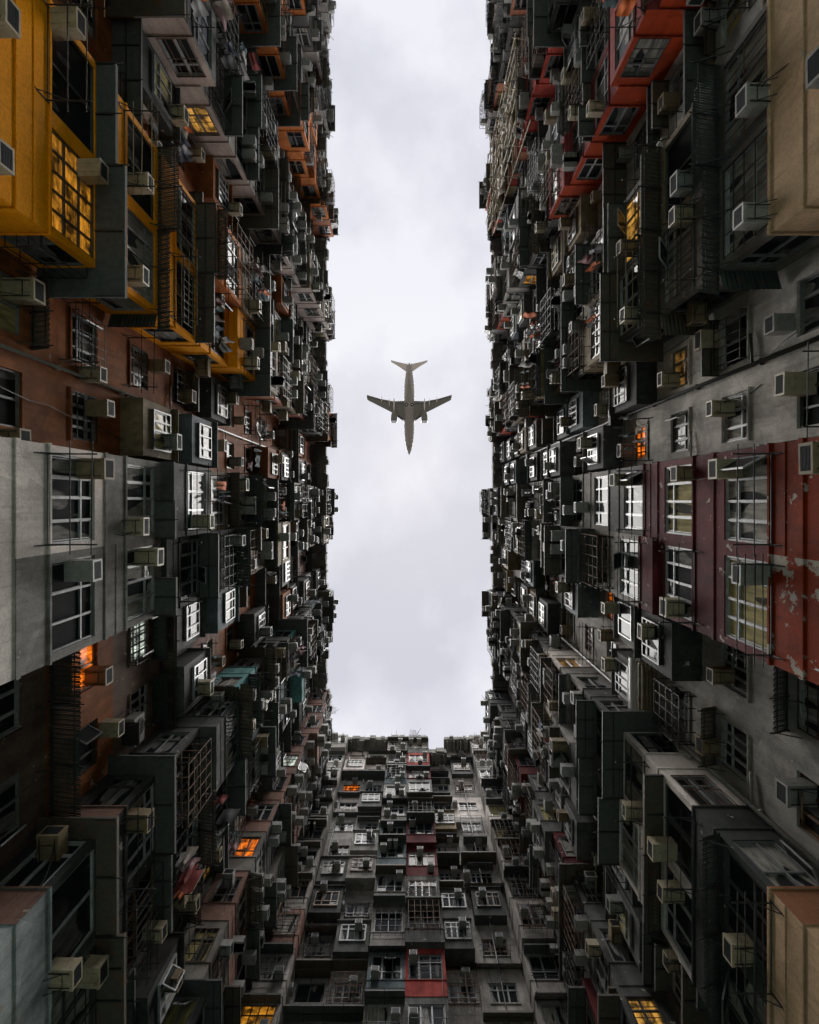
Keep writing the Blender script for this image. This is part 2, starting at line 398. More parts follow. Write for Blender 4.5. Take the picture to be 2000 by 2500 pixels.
# ------------------------------------------------------------------ the blocks of flats
ORD = ['zeroth','first','second','third','fourth','fifth','sixth','seventh','eighth','ninth','tenth','eleventh','twelfth','thirteenth','fourteenth','fifteenth']
WPROJ = 1.4            # how far the bays stand out of the wall
def block(name_key, loc, rz, segs, floors, colours, lits, seed, ground=-1.6, roofline=None, visible_side=0, depth=7.0, label='', short=''):
    """segs: (u0, u1, 'bay'|'wall', columns of windows, tag); floors: storey floor heights; colours(seg tag, floor no) -> (colour, peel)
       visible_side: +1 the faces looking along +u are the ones in view, -1 those along -u"""
    rng = random.Random(seed)
    root = tag(empty('apartment_building', loc, rz), label, 'building', 'blocks of flats round the courtyard')
    nf = len(floors); top = floors[-1]+2.8
    U0 = min(s[0] for s in segs); U1 = max(s[1] for s in segs)
    # body below and behind
    wb = MB()
    low = floors[0]
    for (a, b_, ty, nc, tg) in segs:
        D = WPROJ if ty == 'bay' else 0
        wb.b(a, b_, -.25, D, 3.2 if ty == 'bay' else ground, low)
        if ty == 'bay': wb.b(a, b_, -.25, 0, ground, 3.2)
        tseg = top if (tg not in LOWER) else top-2.8
        wb.b(a, b_, -depth, -.25, ground, tseg)
    wb.build('wall', paint(GRY), root)
    for (a, b_, ty, nc, tg) in segs:
        cnt = nf if tg not in LOWER else nf-1
        half = int(tg[3]) if tg in ('bay0', 'bay1') else None
        vs = visible_side
        if half is not None and ((vs > 0) != (half == 1) or vs == 0): vs = 0
        ea = 0 if half == 1 else 1; eb = 0 if half == 0 else 1       # 0 = a joint with the neighbouring half
        for k in range(cnt):
            z0 = floors[k]; sill = z0+.9; c, peel, c2 = colours(tg, k)
            below = nf-k; stor = ORD[below] if below < len(ORD) else 'lowest'
            flag = dict(lits.get((tg if half is None else 'bay', k), {}))
            if half is not None:
                flag['win'] = {0: flag['win'][half]} if half in flag.get('win', {}) else {}
                if vs == 0: flag.pop('side', None)
            dt = .12 if c == YEL else .45 if c == WHT else .5 if c in (WHT, ORG, RED, BGE) else 1.0
            mat = [paint(c, peel, dt), paint(c2 or c, peel, .6 if c2 else dt)]
            if getattr(colours, 'next_lintel', False) and ty == 'bay' and k+1 < cnt:
                cn, pn, _c = colours(tg, k+1); mat += [paint(cn, pn, .5)]*2
            if ty == 'bay':
                ext = flag.get('ext', rng.choices([0, .14, .35, .55], [5, 1.2, 1.2, .9])[0] if k > 2 else 0)
                D = WPROJ+ext; h = 1.5
                ww = (b_-a-.34-.12*(nc-1))/nc; ws = .98
                m = MB()
                m.b(a, b_, 0, D, z0, sill-.03, 0, 1); m.b(a-.03*ea, b_+.03*eb, 0, D+.035, sill-.03, sill+.02, 0, 1)
                L0, L1 = (2, 3) if len(mat) > 2 else (0, 1)
                m.b(a, b_, 0, D, z0+2.4, z0+2.8, L0, L1)
                m.b(a-.025*ea, b_+.025*eb, .0, D+.025, z0-.02, z0+.09, 0, 1)
                m.b(a+.16, b_-.16, 0, D-.16, sill+.02, z0+2.4, L0, L1)
                m.b(a, a+.17, D-.17, D, sill+.02, z0+2.4, L0, L1); m.b(b_-.17, b_, D-.17, D, sill+.02, z0+2.4, L0, L1)
                for i in range(1, nc):
                    x = a+.17+i*ww+(i-.5)*.12; m.b(x-.06, x+.06, D-.16, D-.01, sill+.02, z0+2.4, L0, L1)
                for e, x in ((-1, a), (1, b_)):
                    x0, x1 = (x, x+.16) if e < 0 else (x-.16, x)
                    if e == vs:
                        m.b(x0, x1, 0, D-.17-ws, sill+.02, z0+2.4, L0, L1)
                    else:
                        m.b(x0, x1, 0, D-.17, sill+.02, z0+2.4, L0, L1)
                # mouldings and a drain on the face
                if rng.random() < .35: m.b(a-.012*ea, b_+.012*eb, D, D+.014, z0+.45, z0+.50, 0, 1)
                bay = m.build('bay', mat, root)
                for i in range(nc):
                    x = a+.17+ww/2+i*(ww+.12)
                    fl = flag.get('win', {}).get(i, {})
                    put_window(root, (x, -(D-.08), sill+.02), 0, ww, 1.48, rng, **fl)
                    if k > 2 and rng.random() < .34 and not fl and flag.get('cage', True):
                        cage(root, x-ww/2, x+ww/2, D, z0+.55, z0+2.35, rng.choice([.3, .45, .55]), rng)
                    pos_w = ('upper' if (i == 0) == (UPPER > 0) else 'lower') if nc > 1 else 'single'
                    if half is not None: pos_w = 'upper' if (half == 0) == (UPPER > 0) else 'lower'
                    if fl.get('noac'): continue
                    if rng.random() < .68 or k in (0, 1, 2):
                        v = rng.choices([0, 1, 2], [5, 3, 2])[0]; e = rng.choice([-1, 1])
                        zz = sill+rng.choice([-.02, -.02, .55, .95])
                        plan_ac(root, (x+e*(ww/2-.25), -(D-.02), zz), 0, v,
                                f"{AC_TONE[AC[v][3]]} air conditioner, {pos_w} bay window, {stor} storey from top, {short}")
                if vs:
                    xs = b_ if vs > 0 else a
                    fl = flag.get('side', {})
                    put_window(root, (xs-vs*.08, -(D-.17-ws/2), sill+.02), R(90)*vs, ws, 1.48, rng, **fl)
                    if rng.random() < .3 and not fl:
                        v = rng.choice([0, 1, 2])
                        plan_ac(root, (xs-vs*.02, -(D-.17-ws/2), sill+.9), R(90)*vs, v,
                                f"{AC_TONE[AC[v][3]]} air conditioner, bay side, {stor} storey from top, {short}")
                cp = flag.get('canopy')
                if cp is None:
                    cp = rng.choices([None, 'plate', 'frame', 'corrugated', 'half'], [2.6 if k < 8 else 7, 3, 2.2, 2.2, .6])[0]
                if cp:
                    p = rng.uniform(.42, .72); wr = (1 if vs < 0 and rng.random() < .6 else 0, 1 if vs > 0 and rng.random() < .6 else 0)
                    if k > 8: p *= .8
                    if cp == 'half':
                        hx = (a+b_)/2
                        if rng.random() < .5: canopy(root, a, hx, D, z0+2.43, p, 'plate', rng)
                        else: canopy(root, hx, b_, D, z0+2.43, p, 'plate', rng)
                    else: canopy(root, a, b_, D, z0+2.43+rng.uniform(-.02, .03), p, cp, rng, wr)
                if k > 2 and rng.random() < .3: canopy(root, a+.02, b_-.02, D, z0-.03+rng.uniform(-.03, .03), rng.uniform(.2, .5), rng.choice(['plate', 'frame', 'corrugated']), rng)
                for _q in range(2 if k > 4 else 0):
                    plan_ac(root, (rng.uniform(a+.4, b_-.4), -(D-.02), z0+rng.choice([.3, 1.9])), 0, rng.randrange(3), '')
                if rng.random() < .62 and k > 0:
                    i = rng.randrange(nc); x = a+.17+ww/2+i*(ww+.12)
                    plan_rack(root, x, D, z0+.8, min(1.9, ww*.95), rng.uniform(.6, .9), f"{stor} storey from top, {short}")
            else:
                m = MB(); h = 1.15; w = (1.5 if BACKNAMES else 1.25) if nc > 1 or (b_-a) > 1.6 else .95
                cs = [a+(b_-a)*(i+.5)/nc + (.04 if i == 0 else -.04) for i in range(nc)]
                m.b(a, b_, -.25, 0, z0, sill); m.b(a, b_, -.25, 0, sill+h, z0+2.8)
                xx = a
                for cx in cs: m.b(xx, cx-w/2, -.25, 0, sill, sill+h); xx = cx+w/2
                m.b(xx, b_, -.25, 0, sill, sill+h)
                for cx in cs: m.b(cx-w/2-.05, cx+w/2+.05, 0, .05, sill-.06, sill)
                m.build('wall', mat[0], root)
                for i, cx in enumerate(cs):
                    fl = flag.get('win', {}).get(i, {})
                    D2 = 0
                    if k > 2 and not fl and rng.random() < .42:      # home-made enclosed balcony over the opening
                        D2 = rng.uniform(.45, .95); e2 = MB(); wb2 = min(w/2+.22, (b_-a)/nc/2-.02); zb, zt = z0+rng.uniform(.2, .5), z0+rng.uniform(2.3, 2.6)
                        e2.b(cx-wb2, cx+wb2, .002, D2, zb, zt); e2.b(cx-wb2-.05, cx+wb2+.05, .002, D2+.12, zt, zt+.05); e2.b(cx-wb2-.02, cx+wb2+.02, .002, D2+.03, zb-.05, zb)
                        e2.build('enclosure', paint(pick(rng, [(GRY,3),(DGR,2),(c,2),(BLU,1),(BEI,1)])), root)
                        put_window(root, (cx, -(D2+.035), sill), 0, w, h, rng)
                    else: put_window(root, (cx, .12, sill), 0, w, h, rng, **fl)
                    pos_w = ('upper' if (i == 0) == (UPPER > 0) else 'lower') if nc > 1 else 'single'
                    if nc > 1 and BACKNAMES: pos_w = 'left' if i == 0 else 'right'
                    if rng.random() < .8:
                        v = rng.choices([0, 1, 2], [4, 3, 3])[0]; e = rng.choice([-1, 1])
                        zz, xo = rng.choice([(sill+.7, e*.28), (sill+1.22, e*.25), (sill+.35, e*(w/2+.3)), (sill+.72, e*.30)])
                        plan_ac(root, (cx+(xo if not D2 else e*.3), -D2, zz), 0, v,
                                f"{AC_TONE[AC[v][3]]} air conditioner, {pos_w} recessed window, {stor} storey from top, {short}")
                    if D2: continue
                    if rng.random() < .34: canopy(root, cx-w/2-.15, cx+w/2+.15, 0, sill+h+.12, rng.uniform(.35, .7), rng.choice(['plate', 'corrugated', 'corrugated', 'frame']), rng)
                    elif rng.random() < .16 and not fl: cage(root, cx-w/2-.1, cx+w/2+.1, 0, sill-.35, sill+h+.1, .5, rng)
                    if rng.random() < .38: plan_rack(root, cx, 0, sill-.1, 1.5, rng.uniform(.6, .95), f"{stor} storey from top, {short}")
                if rng.random() < (.12 if short.startswith(('beige', 'burg', 'yellow')) else .55 if BACKNAMES else .5): canopy(root, a+.05, b_-.05, 0, z0-.05, rng.uniform(.4, .95), rng.choice(['plate', 'frame', 'corrugated']), rng)
        # vertical drains
        if ty == 'wall':
            for q in range(0 if BACKNAMES and tg == 'dip' else rng.choice([1, 1, 2])):
                x = a+.18+q*.16 if rng.random() < .5 else (a+b_)/2+q*.15
                pm = MB(); r = rng.choice([.045, .06, .03])
                pm.tube((x, -.10, 0), (x, -.10, floors[cnt-1]+2.8), r, 8)
                for k in range(cnt):
                    pm.b(x-r-.02, x+r+.02, 0, .12, floors[k]+.3, floors[k]+.35)
                    if rng.random() < .5: pm.tube((x, -.10, floors[k]+.6), (x+rng.choice([-.9, .8]), -.07, floors[k]+.72), r*.6, 6)
                pm.build('drain_pipe', M['pipe_dark' if BACKNAMES or rng.random() < .75 else 'pipe'], root, True)
    # slack cables
    for q in range(4):
        cm = MB(); x = rng.uniform(U0+.5, U1-.5); dd = rng.choice([.06, WPROJ+.1]); k0 = rng.randrange(0, 5); z = floors[k0]+rng.uniform(0, 2)
        pts = []; x2 = x
        for j in range(14):
            pts.append((x2, -dd-.03*math.sin(j*2.1), z)); x2 = min(max(x2+rng.uniform(-.22, .22), U0+.2), U1-.2); z += rng.uniform(.5, .9)
            if z > top-1: break
        seg_at = [s_ for s_ in segs if s_[0] <= x <= s_[1]]
        if dd > 1 and not (seg_at and seg_at[0][2] == 'bay'): continue
        cm.path(pts, .012, 4); cm.build('cable', M['black'], root)
    # roof: slab edge, parapet, railings
    rf = MB()
    for (a, b_, ty, nc, tg) in segs:
        tseg = top if tg not in LOWER else top-2.8
        D = WPROJ+.10 if ty == 'bay' else 1.25
        rf.b(a-.06, b_+.06, -depth, D, tseg, tseg+.18)
        ph = rng.uniform(.35, .65)
        rf.b(a, b_, D-.14, D-.02, tseg+.18, tseg+.18+ph)
        if ty == 'wall':   # brackets under the eaves
            for i in range(4):
                x = a+.3+(b_-a-.6)*i/3; rf.b(x-.06, x+.06, 0, D-.1, tseg-.35, tseg)
        for q in range(13):             # sheds, tanks and slabs along the edge
            if rng.random() < .6:
                x = rng.uniform(a, b_-.5); wq = rng.uniform(.1, .8); pr = rng.uniform(-.15, .22)
                rf.b(x, min(x+wq, b_), .2, D+pr, tseg+.18+rng.uniform(-.5, .05), tseg+.2+rng.uniform(.1, .5))
    rf.build('roof', paint((.26,.25,.225)), root)
    rl = MB()
    for (a, b_, ty, nc, tg) in segs:
        tseg = (top if tg not in LOWER else top-2.8)+.18; D = (WPROJ if ty == 'bay' else .85)-.1
        for q in range(6):
            x = rng.uniform(a+.2, b_-.2); rl.tube((x, -D+.3, tseg), (x+rng.uniform(-.2,.2), -D-rng.uniform(.1,.5), tseg+rng.uniform(.2, 1.2)), .02, 4)
        if rng.random() < .45:
            for i in range(5):
                x = a+.2+(b_-a-.4)*i/4; rl.tube((x, -D, tseg), (x, -D, tseg+1.15), .02, 4)
            rl.tube((a+.2, -D, tseg+1.15), (b_-.2, -D, tseg+1.15), .02, 4)
    if rl.v: rl.build('roof_railing', M['black'], root)
    return root

LOWER = set()
UPPER = 1; BACKNAMES = False
FLOORS = [9.55+2.8*k for k in range(-1, 13)]            # fourteen storeys in view on the long sides
BAYS = [(-45.8,-41.3), (-36.9,-32.4), (-28.0,-23.35), (-19.0,-14.3), (-10.1,-5.38), (-1.16,3.22), (7.72,12.2), (16.6,21.2)]
NEXT = [b[0] for b in BAYS[1:]] + [25.5]
XW = 8.6

LEFT = [  # bay palette, recess palette, short, label
    ([(GRY,3),(PAL,2),(ORG,1.4),(TER,1)], [(TER,1),(GRY,1)], 'eighth left block', 'left block farthest up the photo, grey and orange bays cut by the frame'),
    ([(PAL,3),(GRY,2),(TER,1.5),(ORG,1)], [(TER,1),(GRY,1)], 'seventh left block', 'left block with pale grey bays above the block with orange bays'),
    ([(ORG,4),(SAL,1.5),(GRY,2),(PAL,1)], [(TER,2),(GRY,1)], 'orange-bayed left block', 'left block with bright orange boxed-out bay windows and rust brown recess'),
    ([(PAL,3),(GRY,3),(BEI,1.5),(SAL,.5)], [(TER,2),(BEI,1)], 'grey-bayed left block', 'left block with grey bays just above the yellow bay'),
    ([(BEI,1.2),(GRY,2),(SAL,1),(ORG,.5)], [(TER,4),(SAL,1)], 'yellow-bayed left block', 'left block with bright yellow bay and terracotta recessed wall'),
    ([(GRY,2),(DRK,1),(BEI,1),(DGR,2)], [(PNK,1),(CON,1),(TER,1.2),(GRY,1)], 'white-bayed left block', 'left block with flush white bay in the middle of the left side'),
    ([(BLU,1.6),(GRY,2),(DGR,2),(TEA,.2)], [(DGR,1),(GRY,1),(TER,.6)], 'blue-grey left block', 'left block with blue grey bays and one teal enclosure below the white bay'),
    ([(PNK,1.5),(GRY,2),(DGR,2)], [(GRY,1),(DGR,1)], 'left corner block', 'left block with pinkish bays in the corner by the end block'),
]
RIGHT = [
    ([(PAL,3),(GRY,2),(RED,.6)], [(CON,1),(GRY,1)], 'eighth right block', 'right block farthest up the photo, pale grey bays cut by the frame'),
    ([(GRY,3),(PAL,2),(RED,.8),(SAL,.5)], [(CON,1),(GRY,1)], 'seventh right block', 'right block with grey bays and a few red panels high in the photo'),
    ([(RED,2.2),(SAL,1),(GRY,2),(PAL,1.5)], [(CON,1),(GRY,1)], 'scaffolded right block', 'right block with red and pale bays and bamboo scaffold near its roof'),
    ([(RED,1.6),(GRY,2),(PAL,1)], [(PAL,1),(CON,1)], 'red-bayed right block', 'right block with vivid red bay panels stacked above the beige bay'),
    ([(BEI,2),(GRY,2),(CON,1)], [(CON,3),(PAL,2)], 'beige-bayed right block', 'right block with beige bay and pale stained concrete recess'),
    ([(GRY,2),(CON,2),(PAL,1)], [(CON,2),(PAL,2)], 'burgundy-bayed right block', 'right block with burgundy and peeling red bay in the middle of the right side'),
    ([(GRY,2),(PAL,1),(DGR,2)], [(CON,1),(PAL,.5),(GRY,1)], 'white-boxed right block', 'right block with pale boxed bays below the burgundy bay'),
    ([(GRY,3),(BUR,.6),(DGR,2)], [(GRY,1),(DGR,1)], 'right corner block', 'right block with grey bays and red panels in the corner by the end block'),
]
def side_colours(side, n, tab):
    rng = random.Random(900+n*7+side)
    bp, wp = tab[n][0], tab[n][1]
    cache = {}
    def fn(tg, k):
        hf = tg[3:] == ('0' if side > 0 else '1')      # the half lower in the photo
        fk = (tg, k); tg = tg[:3] if tg.startswith('bay') else tg
        if (fk) in cache: return cache[fk]
        kk = k-1                                   # kk = 0 is the first window row at the photo's edge
        c = pick(rng, bp if tg == 'bay' else wp); peel = rng.choice([0, 0, .15, .3])
        if side < 0:
            if n == 4 and tg == 'bay' and kk <= (4 if hf else 2): c, peel = YEL, -.6
            if n == 4 and tg == 'wall' and kk <= 6: c, peel = TER, -.3
            if n == 3 and tg == 'wall' and kk <= 5: c = TER
            if n == 3 and tg == 'bay' and kk in (1, 4, 6): c = PAL
            if n == 2 and tg == 'bay' and kk in (3, 5, 6, 7, 9) and (hf or kk == 5): c, peel = ORG, -.3
            if n == 5 and tg == 'bay' and kk <= 1: c, peel = (WHT if (not hf and kk <= 0) or kk < 0 else (.34,.32,.30)), -.1
            if n == 5 and tg == 'wall' and kk <= 3: c = (TER if kk == 1 else (.22,.15,.12) if kk < 3 else GRY)
            if n == 6 and tg == 'bay' and kk <= 0: c = (.44,.49,.50)
            if n == 6 and tg == 'bay' and kk == 8: c, peel = TEA, -.5
            if n == 7 and tg == 'bay' and kk == 4: c = PNK
        else:
            if n == 5 and tg == 'bay' and kk <= 0: c, peel = (.28,.034,.006), (3.3 if hf else .4)
            if n == 5 and tg == 'bay' and kk in (1, 2): c, peel = BUR, .35
            if n == 5 and tg == 'wall' and kk <= 5: c = (.42,.395,.36)
            if n == 4 and tg == 'bay' and kk <= 0: c = BGE
            if n == 4 and tg == 'wall' and kk <= 7: c = (.68,.64,.59)
            if n == 3 and tg == 'bay' and kk in (1, 2, 3, 4, 5): c, peel = (RED if hf or kk < 3 else pick(rng, [(RED,1),(GRY,1)])), -.1
            if n == 3 and tg == 'wall': c = (.55,.53,.50)
            if n == 2 and tg == 'bay' and kk in (4, 6, 7, 8, 10): c = RED
            if n == 4 and tg == 'bay' and kk in (8, 11) and hf: c = RED
            if n == 6 and tg == 'bay' and kk <= 0: c = BGE
            if n == 6 and tg == 'bay' and kk in (2, 3, 6): c = WHT
            if n == 7 and tg == 'bay' and kk in (3, 6) and hf: c = BUR
        c2 = None
        if tg == 'bay':
            if side < 0 and n == 3: c2 = (.55,.44,.40)
            if side < 0 and n == 2 and rng.random() < .4: c2 = ORG
            if side < 0 and n == 6 and kk <= 1: c2 = PNK
            if side < 0 and n == 7 and kk >= 3: c2 = pick(rng, [(PNK,1),(CON,1)])
            if side > 0 and n == 3 and c is RED: c, c2 = (.36,.075,.075), (.48,.055,.010)
            if side > 0 and n == 2 and c is RED: c = (.50,.07,.05)
            if side > 0 and n == 6 and kk <= 0: c2 = BRN
            if side > 0 and n in (0, 1) and rng.random() < .3: c2 = SAL
        cache[fk] = (c, peel, c2); return cache[fk]
    fn.next_lintel = (side > 0 and n in (4, 5, 6)) or (side < 0 and n == 6)
    return fn
LITS = {  # (side, block): {(segment, floor index): settings}; floor index = first row + 1
    (-1, 4): {('bay', 1): {'win': {1: dict(pane='lit_amber', frame='dkframe', style=5, bars=False, sash=False), 0: dict(pane='glassd', frame='dkframe', style=2, bars=False, sash=False)}, 'canopy': 'plate'},
              ('bay', 0): {'canopy': 0}, ('bay', 2): {'canopy': 'corrugated'}, ('bay', 3): {'canopy': 'frame', 'ext': .0}},
    (-1, 3): {('bay', 4): {'side': dict(pane='lit_yellow', frame='alu2', bars=True), 'ext': 0}, ('bay', 2): {'ext': .3}},
    (-1, 5): {('bay', 0): {'canopy': 0}, ('bay', 1): {'canopy': 0, 'win': {0: dict(pane='glass', frame='alu', style=0, bars=False), 1: dict(pane='glassd', frame='alu2', style=3, bars=False, sash=False)}},
              ('bay', 2): {'canopy': 'half', 'win': {0: dict(pane='glass', frame='alu', style=0, sash=False), 1: dict(pane='glass2', frame='alu', style=0, sash=False)}},
              ('wall', 2): {'win': {0: dict(pane='lit_orange', frame='dkframe', style=2, bars=False)}},
              ('wall', 3): {'win': {0: dict(pane='lit_white', frame='alu2', style=5, bars=True)}}},
    (-1, 6): {('bay', 0): {'canopy': 0}, ('bay', 1): {'canopy': 'plate'}, ('wall', 3): {'win': {0: dict(pane='lit_orange', frame='dkframe', style=5, bars=False)}}, ('wall', 5): {'win': {1: dict(pane='lit_dim', frame='alu2', bars=True)}},
              ('bay', 9): {'ext': .6}},
    (-1, 7): {('bay', 6): {'side': dict(pane='lit_orange', frame='dkframe', bars=False)}, ('bay', 4): {'side': dict(pane='glass3', frame='dkframe', bars=True)}, ('bay', 9): {'side': dict(pane='lit_white', frame='alu', bars=True)}},
    (1, 4): {('bay', 3): {'win': {1: dict(pane='lit_yellow', frame='alu2', bars=False, sash=True)}, 'cage': False}, ('wall', 4): {'win': {0: dict(pane='lit_orange', frame='dkframe', style=5, bars=False)}},
             ('wall', 3): {'win': {1: dict(pane='lit_dim', frame='alu2', bars=False)}}, ('bay', 0): {'canopy': 0}, ('bay', 1): {'canopy': 'corrugated'}, ('bay', 2): {'canopy': 'corrugated'}},
    (1, 3): {('bay', 2): {'canopy': 0, 'ext': 0}, ('bay', 3): {'canopy': 0, 'ext': .3}, ('bay', 4): {'canopy': 'half', 'ext': 0}, ('bay', 5): {'canopy': 0, 'ext': 0}, ('bay', 6): {'canopy': 0, 'ext': .2}, ('wall', 5): {'win': {0: dict(pane='lit_orange', frame='dkframe', style=2, bars=False)}}, ('bay', 9): {'side': dict(pane='lit_amber', frame='alu', bars=False)}},
    (1, 5): {('bay', 0): {'canopy': 0}, ('bay', 1): {'canopy': 0, 'win': {0: dict(pane='glass3', frame='alu', style=0, bars=False, sash=False), 1: dict(pane='glass2', frame='alu', style=0, bars=False, sash=True)}},
             ('bay', 2): {'canopy': 0, 'win': {0: dict(pane='glass', frame='alu', style=0, bars=False), 1: dict(pane='glass3', frame='alu', style=0, bars=False, sash=False)}},
             ('bay', 3): {'win': {0: dict(pane='glass', frame='alu', style=0, sash=True), 1: dict(pane='glass', frame='alu', style=0, sash=True)}},
             ('wall', 5): {'win': {1: dict(pane='lit_orange', frame='dkframe', style=5, bars=False)}}},
    (1, 7): {('bay', 3): {'side': dict(pane='lit_yellow', frame='dkframe', bars=True), 'canopy': 'plate'}},
    (1, 6): {('bay', 0): {'canopy': 0}, ('bay', 1): {'canopy': 'corrugated'}, ('bay', 6): {'side': dict(pane='lit_dim', frame='alu', bars=False)}},
}
for side, tab in ((-1, LEFT), (1, RIGHT)):
    for n, (b0, b1) in enumerate(BAYS):
        y2 = NEXT[n]; yc = (b0+y2)/2; sg = -side          # left: u = Y-yc ; right: u = -(Y-yc)
        def U(y): return sg*(y-yc)
        ua, ub = sorted((U(b0), U(b1))); um = (ua+ub)/2
        segs = [(ua, um, 'bay', 1, 'bay0'), (um, ub, 'bay', 1, 'bay1'), tuple(sorted((U(b1), U(y2))))+('wall', 2, 'wall')]
        near = -1 if yc > 0 else 1                         # world Y direction of the faces turned to the camera
        vis = 0 if (b0 < 0 < b1) else near*sg
        UPPER = 1 if sg > 0 else -1
        block('b', (side*XW, yc, 0), R(90) if side < 0 else R(-90), segs, FLOORS, side_colours(side, n, tab),
              LITS.get((side, n), {}), 50+n*13+side, visible_side=vis, label=tab[n][3], short=tab[n][2])

# end block: two houses facing the camera, grey half and red half
BACKNAMES = True
BFL = [28.7+2.8*k for k in range(-3, 9)]
def back_colours(which):
    rng = random.Random(77+which); cache = {}
    def fn(tg, k):
        if (tg, k) in cache: return cache[(tg, k)]
        peel = rng.choice([0, .1, .3])
        c = pick(rng, [((.36,.34,.31),3),((.45,.43,.40),3),(CON,.6),(WHT,.5)]) if k > 5 else pick(rng, [((.40,.37,.34),3),(PAL,2),(PNK,.6)])
        if which == 0 and tg == 'wall' and k < 4: c = pick(rng, [(CON,2),(PNK,1),(PAL,1)])
        if which == 0 and tg == 'mid': c = pick(rng, [(BLU,3),(PAL,1),(CON,1)])
        if which == 1 and tg == 'mid': c = pick(rng, [(RED,.3),(BUR,2),(GRY,1.6)]) if k not in (10, 2) else (.42,.07,.06)
        cache[(tg, k)] = (c, peel, None); return cache[(tg, k)]
    return fn
UPPER = 1
WPROJ = 1.2
block('b', (0, 25.7, 0), 0, [(-8.6,-6.3,'bay',1,'corner'), (-6.3,-2.2,'wall',2,'wall'), (-2.2,-.23,'bay',1,'mid')], BFL, back_colours(0),
      {('corner', 0): {'win': {0: dict(pane='lit_amber', frame='dkframe', style=5, bars=False, sash=False)}, 'canopy': 0}, ('corner', 1): {'win': {0: dict(pane='lit_amber', frame='dkframe', style=5, bars=False, sash=False)}}, ('wall', 9): {'win': {0: dict(pane='lit_orange', frame='dkframe', style=5, bars=False)}}},
      501, label='end block left half, grey concrete with blue grey centre bay', short='grey end block')
LOWER = {'dip'}
block('b', (0, 25.7, 0), 0, [(-.23,1.9,'bay',1,'mid'), (1.9,3.6,'wall',1,'dip'), (3.6,6.2,'wall',1,'wall'), (6.2,8.6,'bay',1,'corner')], BFL, back_colours(1),
      {}, 733, label='end block right half, grey concrete with dark red centre bay', short='red end block')
LOWER = set()

# ------------------------------------------------------------------ place the air conditioners
HOSE = []
for q in range(3):
    rh = random.Random(q); hm = MB(); sx = (-1, 1, 1)[q]
    hm.path([(sx*.12, -.2, 0), (sx*.16, -.18, -.10), (sx*.2, -.06, -.22), (sx*.22+rh.uniform(-.1,.1), .0, -.6), (sx*.2+rh.uniform(-.2,.2), .0, -1.3)], .012, 5)
    HOSE.append(hm.mesh('hose', M['black' if q else 'ac3']))
ac_plan.sort(key=lambda t: t[0])
for i, (dist, wl, rz, v, label) in enumerate(ac_plan[:298]):
    me, gr, br, mat = AC[v]; ra = random.Random(i)
    o = tag(link('air_conditioner', me, None, wl, rz), label, 'air conditioner', 'box air conditioners at the windows')
    o.scale = (ra.uniform(.9, 1.22), ra.uniform(.85, 1.2), ra.uniform(.9, 1.15)); o.rotation_euler.y = R(ra.uniform(-1.5, 1.5)); o.rotation_euler.x = R(ra.uniform(-1, 3))
    if dist < 30 and i % 4:
        link('grille', gr, o); link('bracket', br, o)
        if ra.random() < .5: link('hose', HOSE[ra.randrange(3)], o)
    else:
        link('grille', gr, o)
if len(ac_plan) > 298:                  # the farthest ones, beyond what anyone would count
    m = MB()
    for dist, wl, rz, v, label in ac_plan[298:]:
        mw = Matrix.Translation(wl) @ Matrix.Rotation(rz, 4, 'Z')
        m.obox(mw @ Matrix.Translation((0, -.2, .155)), .42, .60, .31, 0)
        m.obox(mw @ Matrix.Translation((0, -.505, .155)), .35, .02, .25, 1)
    tag(m.build('air_conditioners_far', [M['ac2'], M['grille']]), 'far small air conditioners scattered over the upper storeys', 'air conditioner', None, 'stuff')

# ------------------------------------------------------------------ drying racks and washing
CL = [cloth(c) for c in ((.30,.30,.31), (.03,.03,.035), (.22,.03,.025), (.04,.055,.09), (.24,.20,.16), (.42,.40,.39), (.02,.02,.022), (.6,.13,.015), (.10,.10,.11), (.22,.11,.12), (.05,.09,.10))]
CN = ['pale grey', 'black', 'dark red', 'navy', 'beige', 'white', 'black', 'orange', 'charcoal', 'dusty pink', 'teal grey']
def garment(kind, seed):
    rng = random.Random(seed); m = MB(); nx, nz = 12, 8
    W, H = {'towel': (.42, .62), 'shirt': (.46, .56), 'trousers': (.32, .78), 'sheet': (.6, .8)}[kind]
    ph = rng.uniform(0, 6); amp = rng.uniform(.015, .035)
    def P(i, j, side):
        u = i/nx; t = j/nz; x = (u-.5)*W; z = -t*H
        if kind == 'shirt':
            if t < .35: x *= 1.0
            else: x *= .68
        if kind == 'trousers': x *= (1-.25*t)
        y = amp*math.sin(u*9+ph+t*2)*(0.3+t) + .05*t*math.sin(ph*3+t*4)
        z += -.05*math.sin(u*5+ph)*t
        return (x, y+side*.012, z)
    for sd in (-1, 1):
        base = len(m.v)
        for j in range(nz+1):
            for i in range(nx+1): m.v.append(P(i, j, sd))
        for j in range(nz):
            for i in range(nx):
                if kind == 'trousers' and j > 2 and i in (5, 6): continue
                a = base+j*(nx+1)+i
                q = (a, a+1, a+nx+2, a+nx+1)
                m.f.append(q if sd > 0 else q[::-1]); m.m.append(0)
    return m
GK = ['towel', 'shirt', 'trousers', 'shirt', 'sheet', 'shirt', 'trousers']
gcache = {}
rack_plan.sort(key=lambda t: t[0])
rrng = random.Random(5)
rmesh = {}; ngar = 0
